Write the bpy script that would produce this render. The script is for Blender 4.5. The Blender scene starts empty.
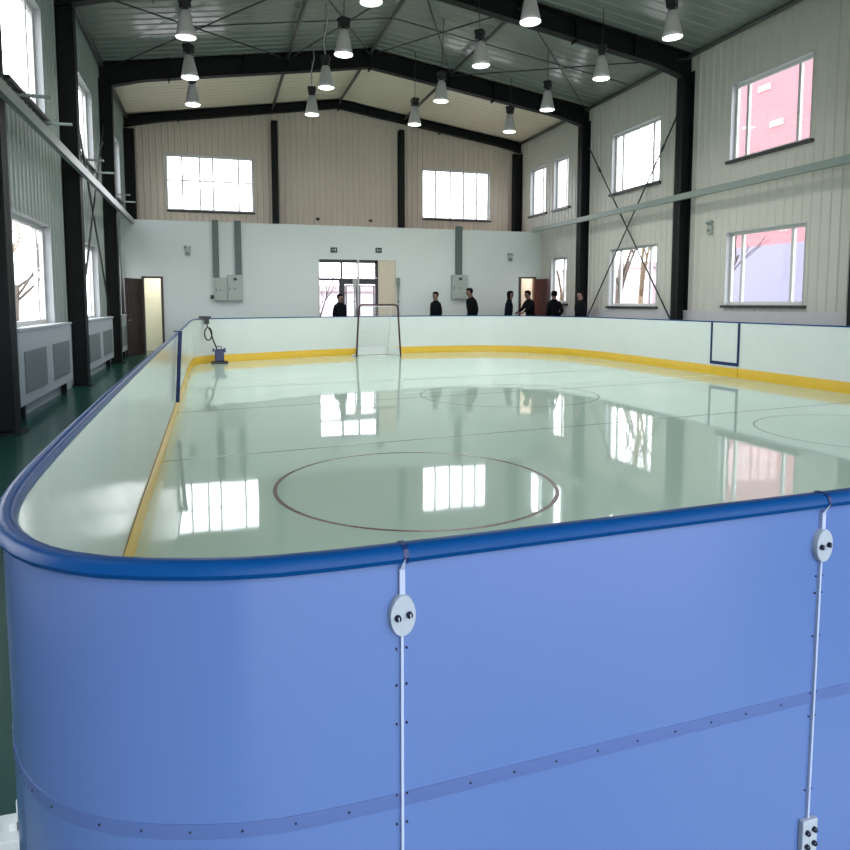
import bpy, bmesh, math, random
from mathutils import Vector, Matrix
random.seed(7)
C = bpy.context.scene.collection
PI = math.pi

# ------------------------------------------------------------------ materials
def mat(name, col, rough=.5, metal=0., spec=.5, coat=0., noise=0., nscale=4., bump=0., bscale=30., emit=None, estr=0., var=None):
    m = bpy.data.materials.new(name); m.use_nodes = True
    nt = m.node_tree; b = nt.nodes['Principled BSDF']
    b.inputs['Base Color'].default_value = (*col, 1)
    b.inputs['Roughness'].default_value = rough
    b.inputs['Metallic'].default_value = metal
    b.inputs['Specular IOR Level'].default_value = spec
    b.inputs['Coat Weight'].default_value = coat
    if emit:
        b.inputs['Emission Color'].default_value = (*emit, 1)
        b.inputs['Emission Strength'].default_value = estr
    tc = nt.nodes.new('ShaderNodeTexCoord')
    if noise:
        n = nt.nodes.new('ShaderNodeTexNoise'); n.inputs['Scale'].default_value = nscale
        n.inputs['Detail'].default_value = 3
        nt.links.new(tc.outputs['Object'], n.inputs['Vector'])
        mx = nt.nodes.new('ShaderNodeMix'); mx.data_type = 'RGBA'
        v = var or tuple(c * (1 - noise) for c in col)
        mx.inputs[6].default_value = (*col, 1); mx.inputs[7].default_value = (*v, 1)
        nt.links.new(n.outputs['Fac'], mx.inputs[0])
        nt.links.new(mx.outputs[2], b.inputs['Base Color'])
    if bump:
        n = nt.nodes.new('ShaderNodeTexNoise'); n.inputs['Scale'].default_value = bscale
        n.inputs['Detail'].default_value = 2
        nt.links.new(tc.outputs['Object'], n.inputs['Vector'])
        bp = nt.nodes.new('ShaderNodeBump'); bp.inputs['Strength'].default_value = 1
        bp.inputs['Distance'].default_value = bump
        nt.links.new(n.outputs['Fac'], bp.inputs['Height'])
        nt.links.new(bp.outputs['Normal'], b.inputs['Normal'])
    return m

def glassmat(name, tint=(1, 1, 1), gl=.08, rough=.02):
    m = bpy.data.materials.new(name); m.use_nodes = True
    nt = m.node_tree; nt.nodes.clear()
    o = nt.nodes.new('ShaderNodeOutputMaterial'); t = nt.nodes.new('ShaderNodeBsdfTransparent')
    g = nt.nodes.new('ShaderNodeBsdfGlossy'); mx = nt.nodes.new('ShaderNodeMixShader')
    t.inputs[0].default_value = (*tint, 1); g.inputs['Roughness'].default_value = rough
    mx.inputs[0].default_value = gl
    nt.links.new(t.outputs[0], mx.inputs[1]); nt.links.new(g.outputs[0], mx.inputs[2])
    nt.links.new(mx.outputs[0], o.inputs[0])
    return m

M = dict(
    ice=mat('ice', (.54, .70, .605), .036, spec=.45, noise=.1, nscale=.5, var=(.49, .65, .555), bump=.0012, bscale=1.1),
    green=mat('green_epoxy', (.014, .085, .066), .22, noise=.4, nscale=1.2, bump=.001, bscale=5),
    board=mat('board_white', (.65, .715, .705), .16, noise=.08, nscale=2.),
    film=mat('blue_film', (.092, .142, .36), .2, spec=.6, noise=.16, nscale=1.3, var=(.07, .14, .33), bump=.0015, bscale=1.8),
    rail=mat('rail_blue', (.002, .052, .20), .34, spec=.12, noise=.2, nscale=3., bump=.0012, bscale=14),
    kick=mat('kick_yellow', (.72, .47, .03), .3, noise=.15, nscale=3.),
    strip=mat('joint_white', (.34, .40, .56), .35),
    plate=mat('plate_white', (.32, .37, .44), .3, noise=.08),
    bolt=mat('bolt_dark', (.02, .025, .045), .25, metal=.7),
    post=mat('post_navy', (.005, .02, .095), .4, spec=.3),
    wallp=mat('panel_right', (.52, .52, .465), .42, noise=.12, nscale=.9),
    walll=mat('panel_left_shaded', (.27, .325, .30), .42, noise=.15, nscale=.9),  # base darkened to carry the left wall's shade
    gable=mat('panel_gable', (.56, .50, .42), .45, noise=.1, nscale=.6),
    part=mat('partition_white', (.60, .665, .645), .5, noise=.08, nscale=.5, bump=.002, bscale=1.5),
    ceil_glare=mat('ceiling_panel_glare', (.68, .62, .50), .3, noise=.12, nscale=.8, bump=.002, bscale=2.),  # window glare on the far bay, put into a lighter warm base
    ceil=mat('ceiling_panel', (.195, .22, .205), .13, noise=.12, nscale=.8, bump=.002, bscale=2.),
    steel=mat('steel_dark', (.0035, .0065, .006), .6, spec=.25, noise=.3),
    tube=mat('tie_tube', (.07, .075, .07), .45, noise=.2),
    girt=mat('girt_grey', (.20, .25, .23), .4, noise=.15),
    rod=mat('rod_dark', (.03, .035, .035), .5),
    frame=mat('window_white', (.50, .51, .50), .35),
    reveal=mat('reveal_white', (.42, .44, .45), .5),
    sill=mat('sill_black', (.02, .018, .02), .4),
    glass=glassmat('window_glass'),
    dglass=glassmat('door_glass', (.97, .97, 1)),
    wood=mat('door_brown', (.03, .018, .016), .3, noise=.3, nscale=8.),
    redwood=mat('door_red_brown', (.075, .022, .024), .35, noise=.2),
    brass=mat('brass', (.6, .45, .2), .3, metal=1.),
    cream=mat('cream_plaster', (.75, .72, .60), .6, noise=.05),
    blush=mat('blush_plaster', (.78, .50, .36), .6, noise=.05),
    box=mat('cabinet_grey', (.33, .38, .35), .4, noise=.06),
    duct=mat('duct_grey', (.08, .115, .11), .45, noise=.1),
    white=mat('white_plastic', (.75, .78, .78), .4),
    black=mat('black_plastic', (.012, .012, .014), .4),
    lowright=mat('lower_wall_right', (.50, .51, .51), .5, noise=.1),
    rad=mat('radiator_grille', (.16, .20, .20), .5, noise=.1),
    lowwall=mat('lower_wall', (.38, .44, .46), .5, noise=.1),
    alu=mat('lamp_aluminium', (.62, .62, .60), .35, metal=.35, noise=.1),
    lens=mat('lamp_lens', (.9, .9, .9), .4, emit=(1, .98, .93), estr=7.),
    cord=mat('cord_grey', (.42, .44, .42), .6),
    goalred=mat('goal_post_maroon', (.05, .010, .014), .3, noise=.2),
    net=mat('goal_net_white', (.72, .76, .76), .7),
    line_red=mat('line_maroon', (.10, .035, .04), .25),
    line_grey=mat('seam_grey', (.22, .29, .28), .3),
    line_pale=mat('line_pale', (.60, .72, .70), .25),
    line_dim=mat('line_dim', (.24, .29, .29), .25),
    blue=mat('machine_blue', (.01, .02, .10), .35),
    skin=mat('skin', (.15, .085, .065), .5),
    hair=mat('hair_black', (.004, .004, .004), .8, spec=.1),
    jacket=mat('jacket_black', (.004, .0045, .006), .85, spec=.1),
    navy=mat('jacket_navy', (.005, .007, .014), .85, spec=.1),
    trouser=mat('trousers_dark', (.005, .005, .008), .85, spec=.1),
    shirt=mat('shirt_white', (.72, .74, .76), .7),
    shoe=mat('shoe_black', (.01, .01, .01), .4),
    sign=mat('sign_dark', (.008, .03, .022), .4),
    signw=mat('sign_mark', (.5, .62, .55), .4, emit=(.5, .8, .65), estr=.15),
    pink=mat('pink_render', (.33, .135, .155), .8, noise=.06, nscale=.5),
    lav=mat('lavender_render', (.20, .19, .275), .8, noise=.06, nscale=.5),
    pale=mat('pale_render', (.45, .35, .37), .8),
    shine=mat('pale_bright_render', (.6, .54, .57), .8),
    bark=mat('bark', (.10, .075, .06), .9, noise=.3),
    straw=mat('straw_bark', (.26, .19, .12), .9, noise=.3),
    paving=mat('outdoor_paving', (.30, .27, .26), .9, noise=.2),
    curtain=mat('curtain_beige', (.62, .56, .44), .7, noise=.06),
)

# ------------------------------------------------------------------ mesh builder
class MB:
    def __init__(s): s.v = []; s.f = []; s.sm = []
    def add(s, vs, fs, smooth=False):
        k = len(s.v); s.v += [tuple(v) for v in vs]
        s.f += [tuple(i + k for i in f) for f in fs]; s.sm += [smooth] * len(fs); return s
    def box(s, x0, x1, y0, y1, z0, z1, rot=None):
        vs = [Vector((x, y, z)) for x in (x0, x1) for y in (y0, y1) for z in (z0, z1)]
        if rot: vs = [rot @ v for v in vs]
        return s.add(vs, [(0, 1, 3, 2), (4, 6, 7, 5), (0, 4, 5, 1), (2, 3, 7, 6), (0, 2, 6, 4), (1, 5, 7, 3)])
    def tube(s, pts, r, n=8, cap=True):
        pts = [Vector(p) for p in pts]; rs = r if isinstance(r, (list, tuple)) else [r] * len(pts)
        vs = []; fs = []; ref = None
        for i, p in enumerate(pts):
            d = (pts[min(i + 1, len(pts) - 1)] - pts[max(i - 1, 0)]).normalized()
            if ref is None: ref = Vector((0, 0, 1)) if abs(d.z) < .9 else Vector((1, 0, 0))
            u = d.cross(ref).normalized(); w = u.cross(d).normalized(); ref = w
            for k in range(n):
                a = 2 * PI * k / n; vs.append(p + (u * math.cos(a) + w * math.sin(a)) * rs[i])
        for i in range(len(pts) - 1):
            for k in range(n):
                a = i * n + k; b = i * n + (k + 1) % n; fs.append((a, b, b + n, a + n))
        if cap: fs += [tuple(range(n))[::-1], tuple(range((len(pts) - 1) * n, len(pts) * n))]
        return s.add(vs, fs, True)
    def lathe(s, prof, c=(0, 0, 0), n=20, axis='z'):
        vs = []; fs = []
        for (r, h) in prof:
            for k in range(n):
                a = 2 * PI * k / n; x, y = r * math.cos(a), r * math.sin(a)
                v = (x, y, h) if axis == 'z' else (x, h, y)
                vs.append((v[0] + c[0], v[1] + c[1], v[2] + c[2]))
        for i in range(len(prof) - 1):
            for k in range(n):
                a = i * n + k; b = i * n + (k + 1) % n; fs.append((a, b, b + n, a + n))
        if prof[0][0] > 1e-5: fs.append(tuple(range(n))[::-1])
        if prof[-1][0] > 1e-5: fs.append(tuple(range((len(prof) - 1) * n, len(prof) * n)))
        return s.add(vs, fs, True)
    def build(s, name, m, parent=None, bevel=0, loc=None):
        me = bpy.data.meshes.new(name); me.from_pydata(s.v, [], s.f); me.update()
        for p, q in zip(me.polygons, s.sm): p.use_smooth = q
        bm = bmesh.new(); bm.from_mesh(me); bmesh.ops.recalc_face_normals(bm, faces=bm.faces) if not getattr(s, 'keep', 0) else None
        bm.to_mesh(me); bm.free()
        me.materials.append(m)
        o = bpy.data.objects.new(name, me); C.objects.link(o)
        if parent: o.parent = parent
        if loc: o.location = loc
        if bevel:
            b = o.modifiers.new('bevel', 'BEVEL'); b.width = bevel; b.segments = 2; b.limit_method = 'ANGLE'
        return o

def tag(o, label, cat, group=None, kind=None):
    o['label'] = label; o['category'] = cat
    if group: o['group'] = group
    if kind: o['kind'] = kind
    return o
def empty(name, loc=(0, 0, 0), label=None, cat=None, group=None, kind=None, rz=0):
    o = bpy.data.objects.new(name, None); C.objects.link(o); o.location = loc; o.rotation_euler = (0, 0, rz)
    o.empty_display_size = .1
    if label: tag(o, label, cat, group, kind)
    return o
def copy_tree(o, parent=None):
    c = o.copy(); C.objects.link(c); c.parent = parent
    for ch in list(o.children): copy_tree(ch, c)
    return c

# ------------------------------------------------------------------ room constants
XL, XR = -2.5, 10.8
YN, YG, YP = -4.0, 23.95, 22.0          # near wall, gable wall, partition
ZE, ZR, XC = 7.25, 8.25, 4.15           # eave, ridge, ridge position
FR = [-.2, 4.6, 9.4, 13.98, 18.85, 23.75]     # steel frames
def zc(x): return ZR - (ZR - ZE) * (abs(x - XC) / (XC - XL) if x < XC else (x - XC) / (XR - XC))

# ------------------------------------------------------------------ ribbed wall builder
def ribbed(name, m, u0, u1, z0, ztop, holes, place, pitch=.2, depth=.018, kind='structure', label=None):
    """sheet of vertical trapezoid ribs; place(u, d, z) -> xyz, d = height of rib into the room; holes = (u0,u1,z0,z1)"""
    def prof(u):
        t = ((u - u0) / pitch) % 1
        if t < .68: return 0
        if t < .76: return (t - .68) / .08
        if t < .92: return 1
        return (1 - t) / .08
    br = {u0, u1}
    k = 0
    while u0 + k * pitch < u1:
        for t in (0, .68, .76, .92):
            u = u0 + (k + t) * pitch
            if u < u1: br.add(u)
        k += 1
    for h in holes: br |= {h[0], h[1]}
    if ztop(u0) != ztop(u1): br.add(XC)
    br = sorted(b for b in br if u0 <= b <= u1)
    mb = MB(); mb.keep = 1
    for a, b in zip(br, br[1:]):
        if b - a < 1e-5: continue
        mid = (a + b) / 2
        cuts = sorted([(h[2], h[3]) for h in holes if h[0] < mid < h[1]])
        z = z0; spans = []
        for (c0, c1) in cuts:
            if c0 > z: spans.append((z, c0, False))
            z = max(z, c1)
        spans.append((z, None, True))
        da = prof(a + 1e-6) * depth; db = prof(b - 1e-6) * depth
        for (s0, s1, top) in spans:
            za = ztop(a) if top else s1; zb = ztop(b) if top else s1
            mb.add([place(a, da, s0), place(b, db, s0), place(b, db, zb), place(a, da, za)], [(0, 1, 2, 3)])
    o = mb.build(name, m); tag(o, label or name, 'wall', kind='structure'); return o

# window openings: (y0,y1,z0,z1); unseen near bays added to let in light
WR = [(1.6, 3.8, 4.6, 6.18), (1.6, 3.8, 1.47, 3.03), (6.2, 8.4, 4.6, 6.18), (6.2, 8.4, 1.47, 3.03),
      (10.8, 12.93, 4.57, 6.15), (10.8, 12.93, 1.47, 3.02), (15.45, 17.65, 4.55, 6.15), (15.45, 17.65, 1.43, 3.0),
      (20.15, 21.15, 4.55, 6.13), (21.75, 22.92, 4.55, 6.13), (20.2, 21.25, 1.5, 2.97)]
WL = [(1.6, 3.8, 4.4, 6.0), (1.6, 3.8, 1.2, 2.8), (6.2, 8.4, 4.4, 6.0), (6.2, 8.4, 1.2, 2.8),
      (10.4, 12.75, 4.42, 6.1), (10.45, 12.75, 1.17, 2.72), (15.4, 17.6, 4.5, 6.15), (15.4, 17.6, 1.15, 2.75),
      (20.2, 22.4, 4.45, 6.1), (20.3, 21.6, 1.15, 2.8)]
WG = [(-1.32, 1.36, 4.46, 6.18), (7.14, 9.66, 4.48, 6.18)]
EN = (3.16, 5.66, 0.0, 2.86)
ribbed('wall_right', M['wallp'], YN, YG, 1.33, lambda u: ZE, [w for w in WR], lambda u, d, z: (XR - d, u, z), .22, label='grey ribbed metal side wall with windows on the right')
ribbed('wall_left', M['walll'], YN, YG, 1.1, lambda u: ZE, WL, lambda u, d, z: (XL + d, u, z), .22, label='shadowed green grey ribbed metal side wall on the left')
ribbed('wall_back', M['gable'], XL, XR, 0, lambda u: zc(u), WG + [(2.6, 6.2, 0, 3.3)], lambda u, d, z: (u, YG - d, z), .19, .022, label='beige ribbed metal gable wall above the white partition')
ribbed('wall_front', M['wallp'], XL, XR, 0, lambda u: zc(u), [(-1.8, 3.2, 3.6, 6.6), (5, 10, 3.6, 6.6), (-1.5, 6.4, .2, 3.2)], lambda u, d, z: (u, YN + d, z), .22, label='ribbed metal wall behind the viewer with openings added for daylight')  # openings in this unseen wall are added to bring in daylight
o = MB().box(XR - .04, XR, YN, YG, 0, 1.33).build('trim_1', M['lowright']); tag(o, 'smooth pale low wall band under the right ribbed wall', 'wall band', kind='structure')
o = MB().box(XL, XL + .04, YN, YG, 0, 1.1).build('trim_2', M['lowwall']); tag(o, 'smooth pale low wall band under the left ribbed wall', 'wall band', kind='structure')

# ceiling: ribs running down the slope
mb = MB(); mb.keep = 1
y = YN; pitch = .3; dep = .016
prof = [(0, 0), (.72, 0), (.80, 1), (.92, 1), (1, 0)]
while y < YG:
    for (t0, d0), (t1, d1) in zip(prof, prof[1:]):
        a, b = y + t0 * pitch, min(y + t1 * pitch, YG)
        if a >= YG: break
        for (xa, xb) in ((XL, XC), (XC, XR)):
            mb.add([(xa, a, zc(xa) - d0 * dep), (xb, a, zc(xb) - d0 * dep), (xb, b, zc(xb) - d1 * dep), (xa, b, zc(xa) - d1 * dep)], [(0, 1, 2, 3)])
    y += pitch
o = mb.build('ceiling', M['ceil']); o.data.materials.append(M['ceil_glare'])
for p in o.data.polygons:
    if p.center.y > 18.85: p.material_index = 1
tag(o, 'grey green glossy ribbed metal ceiling sloping from the ridge', 'ceiling', kind='structure')

tag(MB().box(XL, XR, YN, YG, -.12, 0).build('floor', M['green']), 'dark green glossy epoxy floor around the rink', 'floor', kind='structure')

# ------------------------------------------------------------------ windows
portals = []
nw = [0]
def window(side, w, lights, bars=(), sill_extra=.1, hbar=None, sill=True, desc='', fr=.06):
    """side: 'R','L','G' ; w=(u0,u1,z0,z1); lights = relative mullion positions"""
    u0, u1, z0, z1 = w
    nw[0] += 1
    if side == 'R': P = lambda u, d, z: (XR + d, u, z)
    elif side == 'L': P = lambda u, d, z: (XL - d, u, z)
    else: P = lambda u, d, z: (u, YG + d, z)
    def bx(mb, a, b, d0, d1, c, e):
        p = [P(u, d, z) for u in (a, b) for d in (d0, d1) for z in (c, e)]
        mb.add(p, [(0, 1, 3, 2), (4, 6, 7, 5), (0, 4, 5, 1), (2, 3, 7, 6), (0, 2, 6, 4), (1, 5, 7, 3)])
    root = empty('window_%d' % nw[0], P((u0 + u1) / 2, 0, z0), desc, 'window', kind='structure')
    org = Vector(P((u0 + u1) / 2, 0, z0))
    def fin(mb, n, m, par=None):
        mb.v = [tuple(Vector(v) - org) for v in mb.v]
        return mb.build(n, m, par or root)
    D = .17
    mb = MB()                                   # reveal lining + inner trim
    t = .02
    bx(mb, u0 - t, u0, -.01, D, z0 - t, z1 + t); bx(mb, u1, u1 + t, -.01, D, z0 - t, z1 + t)
    bx(mb, u0, u1, -.01, D, z1, z1 + t); bx(mb, u0, u1, -.01, D, z0 - t, z0)
    fin(mb, 'reveal', M['reveal'])
    mb = MB(); g = fr; d0, d1 = D - .07, D - .01
    bx(mb, u0, u0 + g, d0, d1, z0, z1); bx(mb, u1 - g, u1, d0, d1, z0, z1)
    bx(mb, u0 + g, u1 - g, d0, d1, z0, z0 + g); bx(mb, u0 + g, u1 - g, d0, d1, z1 - g, z1)
    for l in lights:
        c = u0 + (u1 - u0) * l; bx(mb, c - g * .55, c + g * .55, d0, d1, z0 + g, z1 - g)
    if hbar: bx(mb, u0 + g, u1 - g, d0 + .01, d1 - .01, z0 + (z1 - z0) * hbar - .02, z0 + (z1 - z0) * hbar + .02)
    fin(mb, 'frame', M['frame'])
    mb = MB(); bx(mb, u0 + g * .6, u1 - g * .6, D - .045, D - .035, z0 + g * .6, z1 - g * .6)
    fin(mb, 'pane', M['glass'])
    if sill:
        mb = MB(); bx(mb, u0 - sill_extra, u1 + .04, -.09, .0, z0 - .075, z0 - .018)
        fin(mb, 'sill', M['sill'])
    portals.append((side, w))
    return root
hgt = {0: 'upper', 1: 'lower'}
for i, w in enumerate(WR):
    if i in (8, 9, 10):
        d = ['narrow upper right wall window beside the dark column, farther from back corner', 'narrow upper right wall window nearest the beige gable', 'narrow lower right wall window beside the right brown door'][i - 8]
        window('R', w, [.35], desc=d, sill_extra=.15)
    else:
        d = {4: 'large upper right wall window filled by the pink building', 5: 'large lower right wall window showing pink over lavender building',
             6: 'upper right wall window crossed by steel bracing, pale sky with branches', 7: 'lower right wall window crossed by steel bracing with bare trees outside'}.get(i, 'unseen right wall %s window added for daylight, %s' % (hgt[i % 2], ('nearest the viewer side', 'next to the rink front')[min(i // 2, 1)]))
        window('R', w, [.19, .83], desc=d, sill_extra=.12)
for i, w in enumerate(WL):
    d = {4: 'tall upper left wall window at the photo corner, above grey girt rail', 5: 'lower left wall window above the nearer radiator cover', 6: 'upper left wall window between the second and third dark columns',
         7: 'lower left wall window above the second radiator cover', 8: 'upper left wall window nearest the beige gable', 9: 'lower left wall window nearest the brown door'}.get(i, 'unseen left wall %s window added for daylight, %s' % (hgt[i % 2], ('nearest the viewer side', 'next to the rink front')[min(i // 2, 1)]))
    window('L', w, [.18, .8], desc=d, sill_extra=.05, fr=.07)
window('G', WG[0], [.18, .38, .53, .83], hbar=.55, desc='left bright gable window above the grey ducts', sill_extra=0, fr=.045)
window('G', WG[1], [.2, .42, .62, .82], desc='right bright gable window above the single duct', sill_extra=0, fr=.045)

# ------------------------------------------------------------------ partition wall with three openings
DL = (-1.92, -1.44, 0, 2.22); DR = (10.02, 10.55, 0, 2.33)
mb = MB(); T = .14
segs = [(XL, DL[0]), (DL[1], EN[0]), (EN[1], DR[0]), (DR[1], XR)]
for a, b in segs: mb.box(a, b, YP, YP + T, 0, 3.9)
for d in (DL, DR, EN): mb.box(d[0], d[1], YP, YP + T, d[3], 3.9)
tag(mb.build('wall_partition', M['part']), 'white partition wall below the beige gable with three doorways', 'wall', kind='structure')
# back room: dividers, ceiling, coloured walls
mb = MB(); mb.box(2.45, 2.6, YP + T + .01, YG - .03, 0, 3.3).box(6.2, 6.35, YP + T + .01, YG - .03, 0, 3.3).box(XL, 2.45, YG - .3, YG - .24, 0, 3.3)
mb.box(XL, 2.45, YP + T, YG, 3.3, 3.36)
tag(mb.build('wall_corridor', M['cream']), 'cream walls of the room seen through the left doorway', 'wall', kind='structure')
mb = MB(); mb.box(6.35, XR, YG - .3, YG - .24, 0, 3.3).box(6.35, XR, YP + T, YG, 3.3, 3.36)
tag(mb.build('wall_store', M['blush']), 'blush walls of the room seen through the right doorway', 'wall', kind='structure')

def doorway(n, d, leafpts, m, desc, hinge_right=False):
    x0, x1, _, z1 = d
    root = empty('door_%d' % n, ((x0 + x1) / 2, YP, 0), desc, 'door', kind='structure')
    ox = (x0 + x1) / 2
    f = .055
    mb = MB(); mb.box(x0 - f - ox, x0 - ox + .012, -.03, T, 0, z1 + f).box(x1 - ox - .012, x1 + f - ox, -.03, T, 0, z1 + f).box(x0 - ox, x1 - ox, -.03, T, z1, z1 + f)
    mb.build('door_frame', M['wood'], root)
    (ax, ay), (bx_, by) = leafpts
    L = math.hypot(bx_ - ax, by - ay); ang = math.atan2(by - ay, bx_ - ax)
    leaf = MB().box(0, L, -.02, .02, .015, z1 - .02).build('door_leaf', m, root, bevel=.004)
    leaf.location = (ax - ox, ay - YP, 0); leaf.rotation_euler = (0, 0, ang)
    sgn = -1 if not hinge_right else 1
    for (za, zb) in ((.15, .85), (1.0, z1 - .15)):
        for s in (-1, 1):
            mb = MB(); y0, y1 = (.02, .028) if s > 0 else (-.028, -.02)
            mb.box(.09, .12, y0, y1, za, zb).box(L - .12, L - .09, y0, y1, za, zb).box(.12, L - .12, y0, y1, za, za + .03).box(.12, L - .12, y0, y1, zb - .03, zb)
            mb.tube([(L / 2 + (L / 2 - .2) * math.cos(t * PI / 8), s * .026, (za + zb) / 2 + (zb - za) * .3 * math.sin(t * PI / 8)) for t in range(17)], .006, 5)
            mb.build('moulding', m, leaf)
    for s in (-1, 1):
        MB().tube([(L - .06, s * .02, 1.02), (L - .06, s * .06, 1.02), (L - .16, s * .06, 1.02)], .009, 6).build('door_handle', M['brass'], leaf)
    return root
doorway(1, DL, ((-1.97, 21.93), (-2.36, 21.25)), M['wood'], 'open dark brown panelled door beside the bright cream doorway at left')
doorway(2, DR, ((10.55, 21.93), (10.72, 21.3)), M['redwood'], 'open red brown door at the right end of the white partition', True)

# glazed entrance
root = empty('door_3', (0, YP, 0), 'glazed entrance with dark frame and overlight in the white partition', 'door', kind='structure')
mb = MB(); x0, x1, _, z1 = EN
mb.box(x0, 5.04, .03, .09, z1 - .10, z1)                        # head
mb.box(x0, 5.04, .04, .08, 2.20, 2.27)                          # transom
mb.box(3.87, 3.93, .03, .09, 2.27, z1 - .1).box(4.98, 5.08, .03, .09, 0, z1)
mb.box(3.82, 4.0, .03, .09, 0, 2.2).box(4.0, 4.98, .03, .085, 2.09, 2.2)
mb.build('door_frame', M['black'], root)
mb = MB(); mb.box(x0, x0 + .04, .02, .1, 0, z1).box(x0, 5.04, .02, .035, 2.275, 2.31).box(4.40, 4.46, .0, .12, 0, z1)
mb.build('white_trim', M['frame'], root)
MB().box(x0 + .04, 4.98, .055, .062, .0, 2.76).build('pane', M['dglass'], root)
for (a, b) in ((4.02, 4.40), (4.46, 4.96)):
    lf = MB().box(a, a + .04, .04, .07, .02, 2.07).box(b - .04, b, .04, .07, .02, 2.07).box(a, b, .04, .07, 2.03, 2.07).box(a, b, .04, .07, .02, .12).build('door_leaf', M['black'], root)
    MB().tube([(b - .06, .02, .9), (b - .06, .0, .92), (b - .06, .0, 1.25), (b - .06, .02, 1.27)], .01, 6).build('door_handle', M['alu'], lf)
mb = MB(); n = 24
for k in range(n):
    a = 5.08 + (x1 - 5.08) * k / n; b = 5.08 + (x1 - 5.08) * (k + 1) / n; mb.add([(a, .03 + .01 * (k % 2), 0), (b, .03 + .01 * ((k + 1) % 2), 0), (b, .03 + .01 * ((k + 1) % 2), z1), (a, .03 + .01 * (k % 2), z1)], [(0, 1, 2, 3)])
mb.box(5.08, x1, .02, .03, 2.24, 2.27)
mb.build('side_panel', M['curtain'], root)
# outer glazing frame in gable behind
mb = MB(); mb.box(2.6, 2.66, YG - .05, YG + .05, 0, 3.3).box(6.14, 6.2, YG - .05, YG + .05, 0, 3.3).box(2.66, 6.14, YG - .05, YG + .05, 3.22, 3.3)
tag(mb.build('door_4', M['frame']), 'white outer frame of the entrance behind the glass doors', 'door', kind='structure')

# ------------------------------------------------------------------ steel frames
def hcol(side, y, label, zt=6.85, m=None):
    s = 1 if side == 'L' else -1
    xw = XL if side == 'L' else XR
    xi = xw + s * .3
    root = empty('steel_column', (xi, y, 0), label, 'column', 'dark steel columns along the side walls')
    mb = MB(); w = .125
    lo, hi = sorted((xi, xi + -s * .02)); mb.box(lo - xi, hi - xi, -w, w, 0.02, zt)
    lo, hi = sorted((xw, xw + s * .02)); mb.box(lo - xi, hi - xi, -w, w, 0.02, zt)
    lo, hi = sorted((xw, xi)); mb.box(lo - xi, hi - xi, -.012, .012, .02, zt)
    # stiffened knee
    mb.build('shaft', M['steel'], root)
    lo, hi = sorted((xw - xi, s * .06)); MB().box(lo, hi, -.17, .17, 0, .025).build('base_plate', M['steel'], root)
    return root
nm = {2: 'nearest', 3: 'second', 4: 'third', 5: 'farthest'}
wl = {('L', 2): 'dark steel column at the left photo edge, before the first radiator cover', ('L', 3): 'dark steel column on the left wall between the two radiator covers',
      ('L', 4): 'dark steel column on the left wall just past the second radiator cover', ('L', 5): 'dark steel column in the far left corner behind the partition top',
      ('R', 2): 'dark steel column at the right photo edge beside the largest window', ('R', 3): 'tall dark steel column on right wall between the two pairs of large windows',
      ('R', 4): 'dark steel column on right wall with a person standing before it', ('R', 5): 'dark steel column in the far right corner above the partition'}
for side in 'LR':
    for i in (2, 3, 4, 5): hcol(side, FR[i] + ({3: .33, 4: .1}.get(i, 0) if side == 'R' else (-.33 if i == 2 else 0)), wl[(side, i)])
def rafter(i, dep0, depk, label):
    y = FR[i]
    skew = {3: .33, 4: .1}.get(i, 0)
    root = empty('steel_rafter', (XC, y + skew / 2, zc(XC)), label, 'roof beam', 'dark steel roof beams', rz=math.atan2(skew, XR - XL))
    xa, xb = XL + .02, XR - .02
    def bot(x):
        e = min(x - XL, XR - x); base = zc(x) - .05 - dep0
        k = max(0, 1 - e / 1.0); k2 = max(0, 1 - (e / 3.2))
        return base - depk * k
    xs = sorted(set([xa + (xb - xa) * k / 60 for k in range(61)] + [XC]))
    web = MB(); fl = MB(); fu = MB()
    for a, b in zip(xs, xs[1:]):
        for (mbx, hw, top, bo) in ((web, .01, lambda x: zc(x) - .04, bot), (fl, .11, lambda x: bot(x) + .018, bot), (fu, .11, lambda x: zc(x) - .035, lambda x: zc(x) - .055)):
            vs = [(x - XC, d, z - zc(XC)) for x in (a, b) for d in (-hw, hw) for z in (bo(x), top(x))]
            mbx.add(vs, [(0, 1, 3, 2), (4, 6, 7, 5), (0, 4, 5, 1), (2, 3, 7, 6), (0, 2, 6, 4), (1, 5, 7, 3)])
    web.build('web', M['steel'], root); fl.build('lower_flange', M['steel'], root); fu.build('upper_flange', M['steel'], root)
    # stiffeners / cleats
    for x in (-.9, .9, 2.0, XC, 5.3, 6.4, 7.7, 9.2):
        z0 = bot(x) - zc(XC); z1 = zc(x) - .02 - zc(XC)
        wd = .012 if x != XC else .02
        MB().box(x - XC - wd, x - XC + wd, -.105, .105, z0 - (.07 if x in (XC, -.9, 7.7) else 0), z1).build('stiffener', M['steel'], root)
    return root
rafter(2, .45, .12, 'dark steel roof beam nearest the viewer')
rafter(3, .45, .14, 'dark steel roof beam meeting the tall right column at the top')
rafter(4, .46, .12, 'dark steel roof beam in the middle, in front of the gable beam')
rafter(5, .25, .06, 'brown black steel roof beam against the beige gable wall')
for x, zt, l in ((2.05, 7.45, 'left dark gable post between window and plain ribbed wall'), (6.33, 7.45, 'right dark gable post beside the right gable window')):
    mb = MB().box(-.1, .1, -.1, -.085, 0, zt - .05 - 3.38).box(-.1, .1, .085, .1, 0, zt - .05 - 3.38).box(-.008, .008, -.085, .085, 0, zt - .05 - 3.38)
    o = mb.build('gable_post', M['steel']); o.location = (x, YG - .13, 3.38); tag(o, l, 'column', 'gable posts')

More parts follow.
